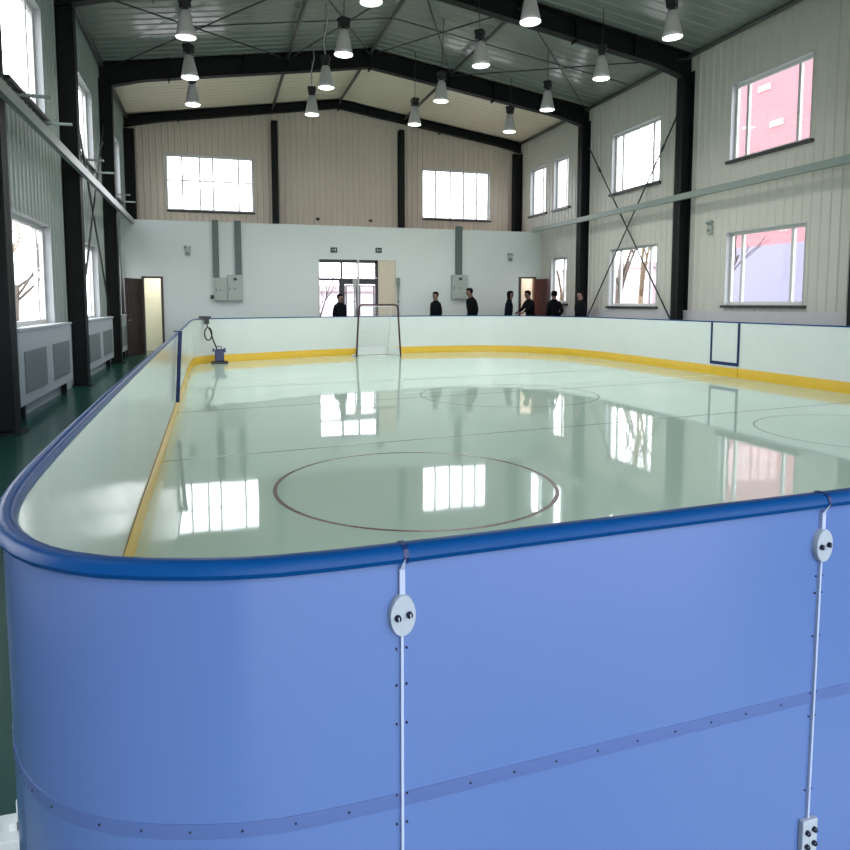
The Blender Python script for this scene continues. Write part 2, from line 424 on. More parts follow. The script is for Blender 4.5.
# longitudinal tubes
for x, l in ((2.0, 'left longitudinal roof tie tube'), (XC, 'ridge longitudinal roof tie tube'), (6.4, 'right longitudinal roof tie tube')):
    for a, b, w in ((FR[3], FR[4], 'between the second and third roof beams'), (FR[4], FR[5], 'between the third roof beam and the gable beam'), (FR[2], FR[3], 'nearest the viewer')):
        f_ = (x - XL) / (XR - XL); a += .115 + {FR[3]: .33, FR[4]: .1}.get(a, 0) * f_; b += -.115 + {FR[3]: .33, FR[4]: .1}.get(b, 0) * f_
        o = MB().tube([(0, a, 0), (0, b, 0)], .045, 10).build('tie_tube', M['tube']); o.location = (x, 0, zc(x) - .17)
        tag(o, '%s %s' % (l, w), 'roof tie')
for s, x in (('left', XL + .1), ('right', XR - .1)):
    o = MB().tube([(0, YN, 0), (0, YG, 0)], .05, 8).build('trim_%d' % (3 if s == 'left' else 4), M['tube']); o.location = (x, 0, ZE - .07)
    tag(o, 'dark eave beam along the %s wall top' % s, 'eave beam', kind='structure')

# roof X bracing (one cross per bay is a thing with two rods)
bays = [(-2.3, 2.0, 'left eave and left tie tube'), (2.0, XC, 'left tie tube and ridge'), (XC, 6.4, 'ridge and right tie tube'), (6.4, 10.6, 'right tie tube and right eave')]
for a, b, w in bays:
    root = empty('roof_brace', ((a + b) / 2, (FR[3] + FR[4]) / 2, 0), 'thin dark crossed roof rods between %s' % w, 'bracing', 'crossed roof rods')
    mx, my = (a + b) / 2, (FR[3] + FR[4]) / 2
    y0, y1 = FR[3] + .1, FR[4] - .1
    for (p, q) in (((a, y0), (b, y1)), ((b, y0), (a, y1))):
        MB().tube([(p[0] - mx, p[1] - my, zc(p[0]) - .22), (q[0] - mx, q[1] - my, zc(q[0]) - .22)], .017, 6).build('rod', M['rod'], root)
o = MB().tube([(-.4 - XC, 0, zc(-.4) - .2 - 8), (0, 0, zc(XC) - .2 - 8), (10.3 - XC, 0, zc(10.3) - .2 - 8)], .014, 6).build('lighting_conduit', M['rod'])
o.location = (XC, 16.3, 8); tag(o, 'thin dark conduit crossing the roof through the crossed rods', 'conduit')

# wall bracing
for side, x, l, z1, z2, ya, yb in (('R', XR - .13, 'crossed steel rods over the right wall windows', 6.05, .95, FR[3] + .55, FR[4] - .12), ('L', XL + .12, 'crossed steel rods on the left wall beyond the second column', 5.9, .9, FR[3] + .15, FR[4] - .15)):
    my = (ya + yb) / 2
    root = empty('wall_brace', (x, my, z2), l, 'bracing')
    for p, q in ((ya, yb), (yb, ya)):
        MB().tube([(0, p - my, z1 - z2), (0, q - my, 0)], .02, 6).build('rod', M['rod'], root)
        d = Vector((0, q - p, z2 - z1)).normalized(); s = Vector((0, p - my, z1 - z2)) + d * .9
        MB().tube([s, s + d * .16], .035, 6).build('turnbuckle', M['rod'], root)

# side girts (horizontal rails)
def girt(x, z, label, s):
    mb = MB(); L0, L1 = YN + .1, YP - .05
    mb.box(-.01, .01, L0, L1, -.07, .07).box(*(sorted((0, s * .07))), L0, L1, .055, .07).box(*(sorted((0, s * .07))), L0, L1, -.07, -.055)
    o = mb.build('girt_rail', M['girt']); o.location = (x, 0, z); tag(o, label, 'rail'); return o
girt(XL + .38, 3.83, 'long grey green girt rail fixed across the left columns', -1)
girt(XR - .37, 3.95, 'long grey green girt rail fixed across the right columns', 1)
k = 0
for y, z, w in ((10.95, 4.34, 'nearest the photo corner'), (12.5, 4.34, 'second from front'), (15.85, 4.42, 'third from front'), (17.3, 4.42, 'fourth from front'), (20.6, 4.42, 'fifth from front'), (22.0, 4.42, 'sixth, nearest the gable')):
    o = MB().box(0, .42, -.02, .02, -.02, .02).box(0, .02, -.05, .05, -.06, .06).build('sill_bracket', M['girt'])
    o.location = (XL + .02, y, z - .03); tag(o, 'grey rod bracket under the left upper windows, %s' % w, 'bracket', 'rod brackets on the left wall')

# radiator covers on left wall
def radcover(ya, yb, label, z0=.2):
    root = empty('radiator_cover', (XL + .04, (ya + yb) / 2, 0), label, 'radiator cover', 'radiator covers along the left wall')
    h = (yb - ya) / 2
    MB().box(0, .14, -h, h, z0, 1.14).box(0, .16, -h - .02, h + .02, 1.14, 1.18).build('housing', M['lowwall'], root, bevel=.005)
    for s in (-1, 1):
        c = s * h * .5; w = h * .36
        mb = MB().box(.14, .152, c - w, c + w, .34, .88)
        for q in range(12): mb.box(.152, .158, c - w + .02, c + w - .02, .37 + q * .042, .385 + q * .042)
        mb.build('grille', M['rad'], root)
    for s in (-1, 1): MB().box(.02, .1, s * h * .8 - .04, s * h * .8 + .04, 0, z0).build('foot', M['steel'], root)
    return root
radcover(9.75, 13.1, 'white radiator cover with two grey grilles below the nearer left window')
radcover(14.6, 18.3, 'white radiator cover with two grey grilles beyond the second left column')
radcover(19.5, 21.1, 'small white radiator cover near the left brown door')

# ------------------------------------------------------------------ rink boards
def cat(pts, n=6):
    out = []
    N = len(pts)
    for i in range(N):
        p0, p1, p2, p3 = [Vector(pts[(i + k) % N]) for k in (-1, 0, 1, 2)]
        L = (p2 - p1).length
        m = max(2, min(14, int(L / .12))) if L < 3 else 10
        for k in range(m):
            t = k / m
            # centripetal-ish: damp tangents on long spans
            a = min(1, (p2 - p1).length / max(1e-6, (p1 - p0).length)); b = min(1, (p2 - p1).length / max(1e-6, (p3 - p2).length))
            t1 = (p2 - p0) * .5 * (1 if a >= 1 else a); t2 = (p3 - p1) * .5 * (1 if b >= 1 else b)
            if L > 2.5 or True:
                u1 = (p2 - p0).normalized() * L; u2 = (p3 - p1).normalized() * L
                t1, t2 = u1, u2
            h = (2 * t**3 - 3 * t * t + 1, t**3 - 2 * t * t + t, -2 * t**3 + 3 * t * t, t**3 - t * t)
            out.append(p1 * h[0] + t1 * h[1] + p2 * h[2] + t2 * h[3])
    return out
ctrl = [(-.03, 1.05), (.08, 1.03), (.22, 1.03), (.272, 1.032), (.6, 1.049), (1.15, 1.077), (3, 1.17), (6, 1.32), (8.9, 1.47), (9.6, 1.75), (9.93, 2.5), (10.0, 3.5), (10.02, 7), (10.03, 11.2), (10.03, 14.6), (10.0, 16.4), (9.75, 18.0), (9.2, 19.2), (8.4, 19.95), (7.2, 20.25), (5.6, 20.22), (3.6, 19.85), (2.0, 19.25), (.9, 18.72), (.3, 18.48), (-.12, 18.22), (-.39, 17.7), (-.48, 15.8), (-.47, 12.5), (-.46, 9.3), (-.45, 5.5), (-.44, 3.5), (-.43, 2.4), (-.42, 1.9), (-.408, 1.62), (-.38, 1.42), (-.335, 1.285), (-.265, 1.178), (-.165, 1.10)]
path = cat(ctrl)
N = len(path)
def nrm(i):
    d = (path[(i + 1) % N] - path[(i - 1) % N]).normalized(); return Vector((-d.y, d.x))   # interior = left side
NR = [nrm(i) for i in range(N)]
def lean(p):     # outward lean of the long left run
    if p.x < 0 and p.y > 1.9: return .07 * min(1, (p.y - 1.9) / 2.0)
    return 0
HB = 1.10
def near(x, y): return min(range(N), key=lambda i: (path[i] - Vector((x, y))).length)
def strip(i0, i1, prof, closed=True):
    """sweep profile [(offset_inward, z)] along the path"""
    mb = MB(); n = (i1 - i0) % N; vs = []; fs = []; m = len(prof)
    for k in range(n + 1):
        i = (i0 + k) % N; p = path[i]; w = NR[i]; ln = lean(p)
        for (d, z) in prof:
            q = p + w * (d - ln * (1 - min(1, z / HB))); vs.append((q.x, q.y, z))
    for k in range(n):
        for j in range(m if closed else m - 1):
            a = k * m + j; b = k * m + (j + 1) % m; fs.append((a, b, b + m, a + m))
    if closed: fs += [tuple(range(m)), tuple(range(n * m, n * m + m))[::-1]]
    mb.add(vs, fs); mb.sm = [False] * len(fs)
    return mb
RAIL = [(-.012, 1.098), (-.016, 1.106), (-.011, 1.118), (-.003, 1.123), (.014, 1.123), (.022, 1.118), (.026, 1.106), (.024, 1.098)]
def smooth(o, ang=35):
    for p in o.data.polygons: p.use_smooth = True
    e = o.modifiers.new('edge', 'EDGE_SPLIT'); e.split_angle = math.radians(ang); return o
def panel(a, b, label, gap=True):
    i0, i1 = near(*a), near(*b)
    mid = path[(i0 + ((i1 - i0) % N) // 2) % N]
    root = empty('rink_board', (mid.x, mid.y, 0), label, 'rink board', 'rink boards')
    def fin(mb, n, m, bev=0):
        mb.v = [(v[0] - mid.x, v[1] - mid.y, v[2]) for v in mb.v]
        return mb.build(n, m, root)
    smooth(fin(strip(i0, i1, [(0, .0), (0, 1.099), (.010, 1.099), (.010, 0)]), 'outer_panel', M['film']))
    smooth(fin(strip(i0, i1, [(.010, .0), (.010, 1.099), (.018, 1.099), (.018, 0)]), 'inner_panel', M['board']))
    smooth(fin(strip(i0, i1, [(.018, .0), (.018, .19), (.024, .2), (.030, .19), (.030, 0)]), 'kick_plate', M['kick']))
    r = smooth(fin(strip(i0, i1, RAIL), 'top_rail', M['rail']), 40)
    return root, mid, r
GY0, GY1 = 11.53, 12.32   # right gate
panels = [
    ((.272, 1.032), (1.15, 1.077), 'blue filmed rink board in the foreground between two white joint strips'),
    ((1.15, 1.077), (6, 1.32), 'blue filmed rink board at the photo right edge past the second joint strip'),
    ((6, 1.32), (10.0, 3.5), 'rounded rink board corner outside the right edge of view'),
    ((10.0, 3.5), (10.03, GY0), 'white right side rink board nearer than the blue framed gate'),
    ((10.03, GY1), (10.0, 16.4), 'white right side rink board just beyond the blue framed gate'),
    ((10.0, 16.4), (7.2, 20.25), 'curved white rink board at the far right corner before the people'),
    ((7.2, 20.25), (5.3, 20.2), 'white back rink board right of the goal'),
    ((5.3, 20.2), (2.75, 19.55), 'white back rink board behind the hockey goal'),
    ((2.75, 19.55), (1.4, 19.0), 'white back rink board below the twin grey cabinets'),
    ((1.4, 19.0), (-.39, 17.7), 'curved white rink board at the far left corner behind the blue machine'),
    ((-.39, 17.7), (-.46, 9.3), 'long white left rink board beyond the navy post'),
    ((-.46, 9.3), (-.45, 5.5), 'long white left rink board from the navy post toward the viewer'),
    ((-.45, 5.5), (-.42, 1.9), 'white left rink board with greyish film on its rail beside the green floor'),
    ((-.42, 1.9), (.272, 1.032), 'big rounded blue filmed rink board corner in the left foreground'),
]
# insert exact points for gate so near() hits them
def ensure(x, y):
    global path, N, NR
    j = min(range(len(path)), key=lambda i: (path[i] - Vector((x, y))).length + (path[(i + 1) % len(path)] - Vector((x, y))).length)
    path.insert(j + 1, Vector((x, y))); N = len(path); NR = [nrm(i) for i in range(N)]
ensure(10.03, GY0); ensure(10.03, GY1)
roots = []
for a, b, l in panels: roots.append(panel(a, b, l))

# gate on the right
mid = Vector((10.03, (GY0 + GY1) / 2)); h = (GY1 - GY0) / 2
root = empty('rink_gate', (mid.x, mid.y, 0), 'white rink gate framed with dark blue strips in the right side boards', 'gate')
MB().box(-.012, 0, -h, h, 0, 1.095).build('outer_panel', M['film'], root)
MB().box(-.026, -.012, -h, h, 0, 1.095).build('inner_panel', M['board'], root)
for s in (-1, 1): MB().box(-.04, -.026, s * h - .022, s * h + .022, .235, 1.095).build('gate_edge', M['post'], root)
MB().box(-.042, -.026, -h, h, .235, .30).build('gate_bottom', M['post'], root)
MB().box(-.040, -.026, -h, h, 0, .19).build('kick_plate', M['kick'], root)
mb = MB(); pr = [(-d, z) for d, z in RAIL]
vs = [(d, yy, z) for yy in (-h, h) for d, z in pr]; m_ = len(pr)
mb.add(vs, [(j, (j + 1) % m_, (j + 1) % m_ + m_, j + m_) for j in range(m_)] + [tuple(range(m_)), tuple(range(m_, 2 * m_))[::-1]])
mb.build('top_rail', M['rail'], root)
MB().box(.0, .03, h - .12, h - .04, .6, .75).build('latch', M['black'], root)

# navy post on the left boards
i = near(-.46, 9.3); p = path[i]
o = MB().box(0, .045, -.05, .05, 0.25, 1.08).box(-.05, .05, -.08, .08, 1.135, 1.15).box(0, .045, -.05, .05, 1.08, 1.135).build('rail_post', M['post']); o.location = (p.x + .028, p.y, 0)
tag(o, 'navy blue vertical post standing out from the left boards', 'post')
for v in o.data.vertices:
    pass
o.rotation_euler = (0, math.atan2(.07, 1.1), 0); o.location = (p.x + .032 - .07, p.y, .008)

# details of the foreground boards: joints, connector plates, bolts
def face(x):  # point on the outer face at world x, with tangent and outward normal, foreground run
    j = min((k for k in range(N) if path[k].y < 1.3 and path[k].x > -.5), key=lambda k: abs(path[k].x - x) + (0 if path[k].y < 1.28 else 5))
    d = (path[(j + 1) % N] - path[(j - 1) % N]).normalized()
    a, b = path[j], path[(j + 1) % N]
    if x < a.x: b, a = a, path[(j - 1) % N]
    t = 0 if abs(b.x - a.x) < 1e-6 else (x - a.x) / (b.x - a.x)
    return a.lerp(b, t), d
def joint(x, parent_i, lowz, plates, desc):
    root, mid, _ = roots[parent_i]
    p, d = face(x); ang = math.atan2(d.y, d.x)
    def L(mb, n, m, par=root, bevel=0, z=0, dx=0):
        o = mb.build(n, m, par, bevel=bevel); o.location = (p.x + d.x * dx - mid.x, p.y + d.y * dx - mid.y, z) if par is root else (0, 0, 0)
        if par is root: o.rotation_euler = (0, 0, ang)
        return o
    s = L(MB().box(-.0022, .0022, -.006, .0, 0.0, .98).box(-.0045, .0045, -.007, .0, 1.035, 1.085).box(-.002, .002, -.0065, 0, .98, 1.035).add([(-.0045, -.007, 1.085), (.0045, -.007, 1.085), (.001, -.02, 1.108), (0, 0, 1.085)], [(0, 1, 2), (1, 3, 2), (3, 0, 2), (0, 3, 1)]), 'joint_strip', M['strip'])
    s['label'] = 'thin white joint strip'
    # oval plate
    zc_ = 1.012 if x < 1 else 1.02
    mb = MB(); n = 32
    ring = [(.0215 * math.cos(2 * PI * k / n), .034 * math.sin(2 * PI * k / n)) for k in range(n)]
    vs = [(a, -.007, b) for a, b in ring] + [(a * .95, -.012, b * .95) for a, b in ring] + [(a, 0, b) for a, b in ring]
    fs = [(k, (k + 1) % n, (k + 1) % n + n, k + n) for k in range(n)] + [(k + 2 * n, (k + 1) % n + 2 * n, (k + 1) % n, k) for k in range(n)] + [tuple(range(n, 2 * n))]
    mb.add(vs, fs)
    pl = L(mb, 'oval_plate', M['plate'], z=zc_)
    for q in (-.0095, .0095):
        b = MB().lathe([(0, -.0195), (.004, -.019), (.0052, -.016), (.0056, -.012), (.0056, -.009)], n=14, axis='y').build('bolt', M['bolt'], pl)
        b.location = (q, 0, q * .15)
        MB().box(-.0008, .0008, -.0205, -.019, -.004, .004).build('bolt_slot', M['plate'], b)
    for z in (.955, .92 if x > 1 else .895, .83, .71, .66, .5):
        for q in (-.0085, .0085):
            MB().lathe([(0, -.003), (.0016, -.0028), (.002, 0)], n=8, axis='y').build('bolt', M['bolt'], root).matrix_local = Matrix.Translation((p.x + d.x * q - mid.x, p.y + d.y * q - mid.y, z)) @ Matrix.Rotation(ang, 4, 'Z')
    if lowz:
        sq = L(MB().box(-.02, .02, -.012, 0, -.05, .055), 'square_plate', M['plate'], bevel=.002, z=lowz)
        for q in ((-.009, .03), (.009, .034), (-.009, 0), (.01, .004), (.009, -.03)):
            b = MB().lathe([(0, -.0195), (.004, -.019), (.0056, -.016), (.0056, -.009)], n=12, axis='y').build('bolt', M['bolt'], sq); b.location = (q[0], 0, q[1])
joint(.272, 0, .40, 1, '')
joint(1.15, 1, .385, 1, '')
def rowbolts(xs, parent_i, z):
    root, mid, _ = roots[parent_i]
    for x in xs:
        if isinstance(x, tuple): p, d = x
        else: p, d = face(x)
        b = MB().lathe([(0, -.0035), (.0018, -.003), (.0023, 0)], n=8, axis='y').build('bolt', M['bolt'], root)
        b.matrix_local = Matrix.Translation((p.x - mid.x, p.y - mid.y, z)) @ Matrix.Rotation(math.atan2(d.y, d.x), 4, 'Z')
ZB = .700
rowbolts([.392, .474, .556, .64, .725, .809, .893, .977, 1.065], 0, ZB)
rowbolts([.185, .102, .023, -.053, -.124, -.187], 13, ZB)
cp = []
for (x, y) in ((-.242, 1.157), (-.29, 1.211), (-.335, 1.285), (-.38, 1.42)):
    j = near(x, y); d = (path[(j + 1) % N] - path[(j - 1) % N]).normalized(); cp.append((path[j], d))
rowbolts(cp, 13, ZB)
# faint shadow of the mid rail, painted as a darker film band
for pi_, (a, b) in ((0, ((.272, 1.032), (1.15, 1.077))), (1, ((1.15, 1.077), (3, 1.17))), (13, ((-.42, 1.9), (.272, 1.032)))):
    root, mid, _ = roots[pi_]
    mb = strip(near(*a), near(*b), [(-.0012, ZB - .012), (-.0016, ZB), (-.0012, ZB + .012), (.002, ZB + .012), (.002, ZB - .012)])
    mb.v = [(v[0] - mid.x, v[1] - mid.y, v[2]) for v in mb.v]
    M.setdefault('film2', mat('blue_film_shade', (.074, .122, .31), .3, noise=.15, nscale=2.))
    smooth(mb.build('shade_band', M['film2'], root))
# rail end caps at joints
for x, pi_ in ((.272, 0), (1.15, 1)):
    root, mid, _ = roots[pi_]; j = near(x, 1.05)
    mb = strip(j, (j + 1) % N, [(d + (.0015 if d > 0 else -.0015), z + (.0015 if z > 1.1 else -.001)) for d, z in RAIL])
    p = path[j]; q = path[(j + 1) % N]; dd = (q - p).normalized() * .008
    k = len(mb.v) // 2
    mb.v = [(v[0], v[1], v[2]) if n_ < k else (mb.v[n_ - k][0] + dd.x, mb.v[n_ - k][1] + dd.y, mb.v[n_ - k][2]) for n_, v in enumerate(mb.v)]
    mb.v = [(v[0] - mid.x, v[1] - mid.y, v[2]) for v in mb.v]
    mb.build('rail_joint', M['post'], root)

# white steel foot of a board brace, left of the corner
root = empty('board_brace', (-.54, 2.1, 0), 'white steel foot of a board brace on the green floor at left', 'brace')
MB().box(-.16, .06, -.06, .06, 0, .035).build('foot_plate', M['white'], root, bevel=.004)
MB().box(-.04, -.005, -.02, .02, .035, .06).box(-.02, .035, -.02, .02, .035, .12).build('upright', M['white'], root)
for q in (-.12, -.08): MB().lathe([(.012, 0), (.012, .015), (0, .018)], (q, 0, .035), 6).build('bolt', M['bolt'], root)

# ------------------------------------------------------------------ ice surface and its markings
mb = MB(); mb.keep = 1
pts = [path[i] + NR[i] * .02 - NR[i] * lean(path[i]) for i in range(N)]
mb.add([(p.x, p.y, .006) for p in pts], [tuple(range(N))])
tag(mb.build('rink_surface', M['ice']), 'glossy pale green rink surface inside the boards', 'ice rink', kind='structure')
def flatline(name, pts, w, m, label, z=.0075, closed=False, cat_='rink line'):
    pts = [Vector(p) for p in pts]; n = len(pts); mb = MB(); mb.keep = 1; vs = []
    for i, p in enumerate(pts):
        a = pts[(i - 1) % n] if closed or i else p; b = pts[(i + 1) % n] if closed or i < n - 1 else p
        d = (b - a).normalized(); q = Vector((-d.y, d.x)) * w / 2; vs += [(*(p + q), z), (*(p - q), z)]
    fs = [(2 * i, 2 * i + 1, (2 * i + 3) % (2 * n), (2 * i + 2) % (2 * n)) for i in range(n if closed else n - 1)]
    mb.add(vs, fs); o = mb.build(name, m); tag(o, label, cat_, kind='structure'); return o
def circ(cx, cy, rx, ry, n=96): return [(cx + rx * math.cos(2 * PI * k / n), cy + ry * math.sin(2 * PI * k / n)) for k in range(n)]
flatline('trim_5', circ(1.57, 5.48, 1.14, 1.22), .032, M['line_red'], 'dark red face-off circle painted on the near rink surface', closed=True)
flatline('trim_6', circ(7.3, 6.25, 1.22, 1.2), .022, M['line_dim'], 'dark face-off circle cut by the right rink edge', closed=True)
flatline('trim_7', circ(4.6, 10.5, 1.45, 1.4), .03, M['line_dim'], 'faint centre circle of the rink surface', closed=True)
flatline('trim_8', [(-.5, 6.95), (1.34, 7.19), (4.11, 7.53), (7.2, 7.92), (9.95, 8.27)], .034, M['line_dim'], 'thin dark line across the near rink surface')
flatline('trim_9', [(-.5, 10.05), (1.49, 10.36), (5, 10.85), (9.95, 11.5)], .04, M['line_dim'], 'thin dark line across the middle of the rink')
flatline('trim_10', [(-.5, 12.7), (3, 13.1), (9.95, 14.0)], .03, M['line_grey'], 'faint panel seam across the far rink surface')
flatline('trim_11', [(3.0, 11.2), (6, 11.55), (9.95, 12.1)], .05, M['line_pale'], 'faint pale line across the far rink surface')

# ------------------------------------------------------------------ goal
GX, GY = 4.41, 19.1
root = empty('hockey_goal', (GX, GY, 0), 'hockey goal with dark red posts and thin white net before the back boards', 'goal', rz=.03)
W, HG = .64, 1.45
def arc(c, r, a0, a1, n=6): return [(c[0] + r * math.cos(a0 + (a1 - a0) * k / n), c[1] + r * math.sin(a0 + (a1 - a0) * k / n)) for k in range(n + 1)]
tw = .56
fr = [(-W, 0, 0)] + [(x, 0, z) for x, z in arc((-tw + .1, HG - .1), .1, PI, PI / 2)] + [(x, 0, z) for x, z in arc((tw - .1, HG - .1), .1, PI / 2, 0)] + [(W, 0, 0)]
MB().tube(fr, .026, 10).build('post_frame', M['goalred'], root)
DB = .72
MB().tube([(-W, 0, .03), (-W, DB * .7, .03), (-W + .2, DB, .03), (W - .2, DB, .03), (W, DB * .7, .03), (W, 0, .03)], .02, 8).build('base_frame', M['white'], root)
mb = MB()
for s in (-1, 1): mb.tube([(s * tw * .85, 0, HG), (s * tw * .85, .35, HG - .05), (s * (W - .2), DB, .03)], .008, 6)
mb.tube([(-tw * .85, .35, HG - .05), (tw * .85, .35, HG - .05)], .012, 6)
mb.build('back_frame', M['white'], root)
mb = MB()
nx, nz = 24, 22
def backp(u, v):
    if v > .78:
        t = (1 - v) / .22; y = .35 * t; z = HG - .05 * t
        return (-tw * .85 + 2 * tw * .85 * u, y, z)
    t = v / .78; x = (1 - t) * (W - .2) + t * tw * .85
    return (-x + 2 * x * u, DB + (.35 - DB) * t, .03 + (HG - .08) * t)
for k in range(nx + 1): mb.tube([backp(k / nx, j / 10) for j in range(11)], .0025, 3, False)
for k in range(nz + 1): mb.tube([backp(0, k / nz), backp(1, k / nz)], .0025, 3, False)
for s in (0, 1):
    for k in range(1, 10):
        v = k / 10 * .95; p = backp(s, v); sx = -1 if s == 0 else 1; mb.tube([(sx * (W - (W - tw) * p[2] / HG), 0, p[2]), p], .0025, 3, False)
nt_ = mb.build('net', M['net'], root); nt_['kind'] = 'stuff'
MB().add([(-W + .01, .02, .02), (-W + .2, DB + .03, .02), (W - .2, DB + .03, .02), (W - .01, .02, .02), (-W + .01, .02, .23), (-W + .2, DB + .03, .23), (W - .2, DB + .03, .23), (W - .01, .02, .23)], [(0, 1, 5, 4), (1, 2, 6, 5), (2, 3, 7, 6)]).build('skirt', M['net'], root)

# ------------------------------------------------------------------ blue machine with black hose at far left corner
root = empty('floor_pump', (.12, 18.0, .006), 'small blue machine with dark base on the rink in the far left corner', 'machine')
MB().box(-.11, .11, -.1, .1, .06, .36).build('housing', M['blue'], root, bevel=.02)
MB().box(-.2, .2, -.14, .14, 0, .06).build('base', M['black'], root, bevel=.01)
mb = MB().box(-.16, -.12, -.05, .05, .3, .38).box(.1, .15, -.05, .05, .28, .38); mb.build('lug', M['blue'], root)
MB().tube([(-.07, 0, .36), (-.07, 0, .42), (.05, 0, .42), (.05, 0, .36)], .012, 6).build('carry_handle', M['black'], root)
root2 = empty('hose', (-.22, 17.95, 1.13), 'black hose looped over the rail and hanging to the blue machine', 'hose')
MB().box(-.12, .16, -.05, .12, .0, .05).box(.0, .12, -.06, .04, -.14, .05).build('rail_clip', M['black'], root2, bevel=.01)
loop = [(.06, -.04, -.1), (.07, -.05, -.2)] + [(.09 - .085 * math.sin(t), -.05 + .01 * t / 6, -.38 + .16 * math.cos(t)) for t in [k * PI / 6 for k in range(0, 13)]] + [(.14, -.03, -.3), (.19, -.02, -.5), (.28, 0, -.75), (.33, 0, -.9), (.25, -.02, -1.05)]
MB().tube(loop, .017, 8).build('tubing', M['black'], root2)

# ------------------------------------------------------------------ partition fittings
def cabinet(x0, x1, z0, z1, label, mark=True):
    w = (x1 - x0) / 2
    root = empty('electrical_cabinet', ((x0 + x1) / 2, YP, z0), label, 'electric cabinet')
    h = z1 - z0
    MB().box(-w, w, -.16, 0, 0, h).build('housing', M['box'], root, bevel=.006)
    dr = MB().box(-w + .025, w - .025, -.175, -.16, .025, h - .025).build('door', M['box'], root, bevel=.004)
    if mark: MB().box(-.04, .06, -.18, -.175, h - .17, h - .09).build('display', M['black'], dr)
    MB().box(-w + .05, -w + .065, -.185, -.175, h * .4, h * .55).build('handle', M['black'], dr)
    MB().box(-.05, .05, -.178, -.175, h * .45, h * .48).build('nameplate', M['duct'], dr)
    return root
cabinet(.05, .42, 1.56, 2.25, 'smaller grey electrical cabinet, left of the pair on the partition', False)
cabinet(.425, .86, 1.56, 2.34, 'taller grey electrical cabinet, right of the pair on the partition')
cabinet(7.53, 8.06, 1.62, 2.42, 'single grey electrical cabinet on the partition among the people')
for a, b, z0, z1, l in ((.03, .20, 2.25, 3.95, 'dark grey cable duct rising from the smaller grey cabinet'), (.67, .85, 2.34, 3.95, 'dark grey cable duct rising from the taller grey cabinet'), (7.68, 7.88, 2.42, 4.0, 'dark grey cable duct above the single grey cabinet')):
    o = MB().box(-(b - a) / 2, (b - a) / 2, -.1, 0, 0, z1 - z0).box(-(b - a) / 2 - .006, (b - a) / 2 + .006, -.106, -.1, 0, z1 - z0).build('cable_duct', M['duct'])
    o.location = ((a + b) / 2, YP, z0); tag(o, l, 'duct')
o = MB().box(-.05, .05, -.06, 0, -.06, .06).box(-.03, .03, -.075, -.06, -.03, .03).build('isolator_switch', M['black'], bevel=.005); o.location = (-.02, YP, 1.68)
tag(o, 'small black switch left of the twin grey cabinets', 'switch')
def exit_sign(x, z, label, flip):
    root = empty('exit_sign', (x, YP, z), label, 'sign', 'small dark signs above the entrance')
    MB().box(-.1, .1, -.035, 0, -.08, .08).build('casing', M['sign'], root, bevel=.004)
    s = -1 if flip else 1
    mb = MB()
    # running figure
    mb.lathe([(0, -.038), (.011, -.037), (.011, -.035)], (s * .045, 0, .04), 10, 'y')
    for p in (((.045, .025), (.035, -.01)), ((.035, -.01), (.06, -.03)), ((.035, -.01), (.02, -.045)), ((.042, .015), (.065, .0)), ((.042, .015), (.02, .005))):
        mb.tube([(s * p[0][0], -.038, p[0][1]), (s * p[1][0], -.038, p[1][1])], .005, 5)
    # arrow
    mb.box(*sorted((s * -.07, s * -.02)), -.038, -.035, -.008, .008).add([(s * -.03, -.038, .022), (s * -.03, -.038, -.022), (s * 0.0, -.038, 0)], [(0, 1, 2)])
    mb.build('pictogram', M['signw'], root)
exit_sign(3.66, 3.15, 'small dark green running figure sign above left entrance glazing', False)
exit_sign(5.09, 3.17, 'small dark green running figure sign above right entrance glazing', True)
def emlight(loc, rz, label):
    root = empty('emergency_light', loc, label, 'emergency light', rz=rz)
    MB().box(-.08, .08, -.05, 0, -.16, 0).build('casing', M['box'], root, bevel=.006)
    for s in (-1, 1):
        h_ = MB().lathe([(.0, .03), (.03, .025), (.045, -.02), (.045, -.045), (0, -.04)], (s * .06, -.03, .09), 12, 'y').build('lamp_head', M['box'], root)
        MB().tube([(s * .06, -.02, .0), (s * .06, -.02, .06)], .01, 6).build('lamp_stem', M['box'], h_)
    MB().box(-.05, .05, -.055, -.05, -.12, -.07).build('label_strip', M['duct'], root)
emlight((-.68, YP, 3.05), 0, 'twin headed emergency light on the partition left of the ducts')
emlight((9.63, YP, 3.05), 0, 'twin headed emergency light on the partition above right doorway')
emlight((XR - .02, 13.45, 3.22), PI / 2 * -1 + PI, 'twin headed emergency light on the right wall beside column')
bpy.data.objects['emergency_light.002'].rotation_euler = (0, 0, -PI / 2)
for x, l in ((3.4, 'small black spotlight on the gable, left one'), (5.2, 'small black spotlight on the gable, right one')):
    root = empty('spotlight', (x, YG - .03, 4.32), l, 'spotlight', 'small spotlights above the partition')
    MB().box(-.02, .02, -.1, 0, -.02, .02).build('arm', M['black'], root)
    MB().lathe([(.03, .04), (.055, -.06), (.05, -.065), (0, -.05)], (.03, -.14, -.03), 12, 'y').build('head', M['black'], root)
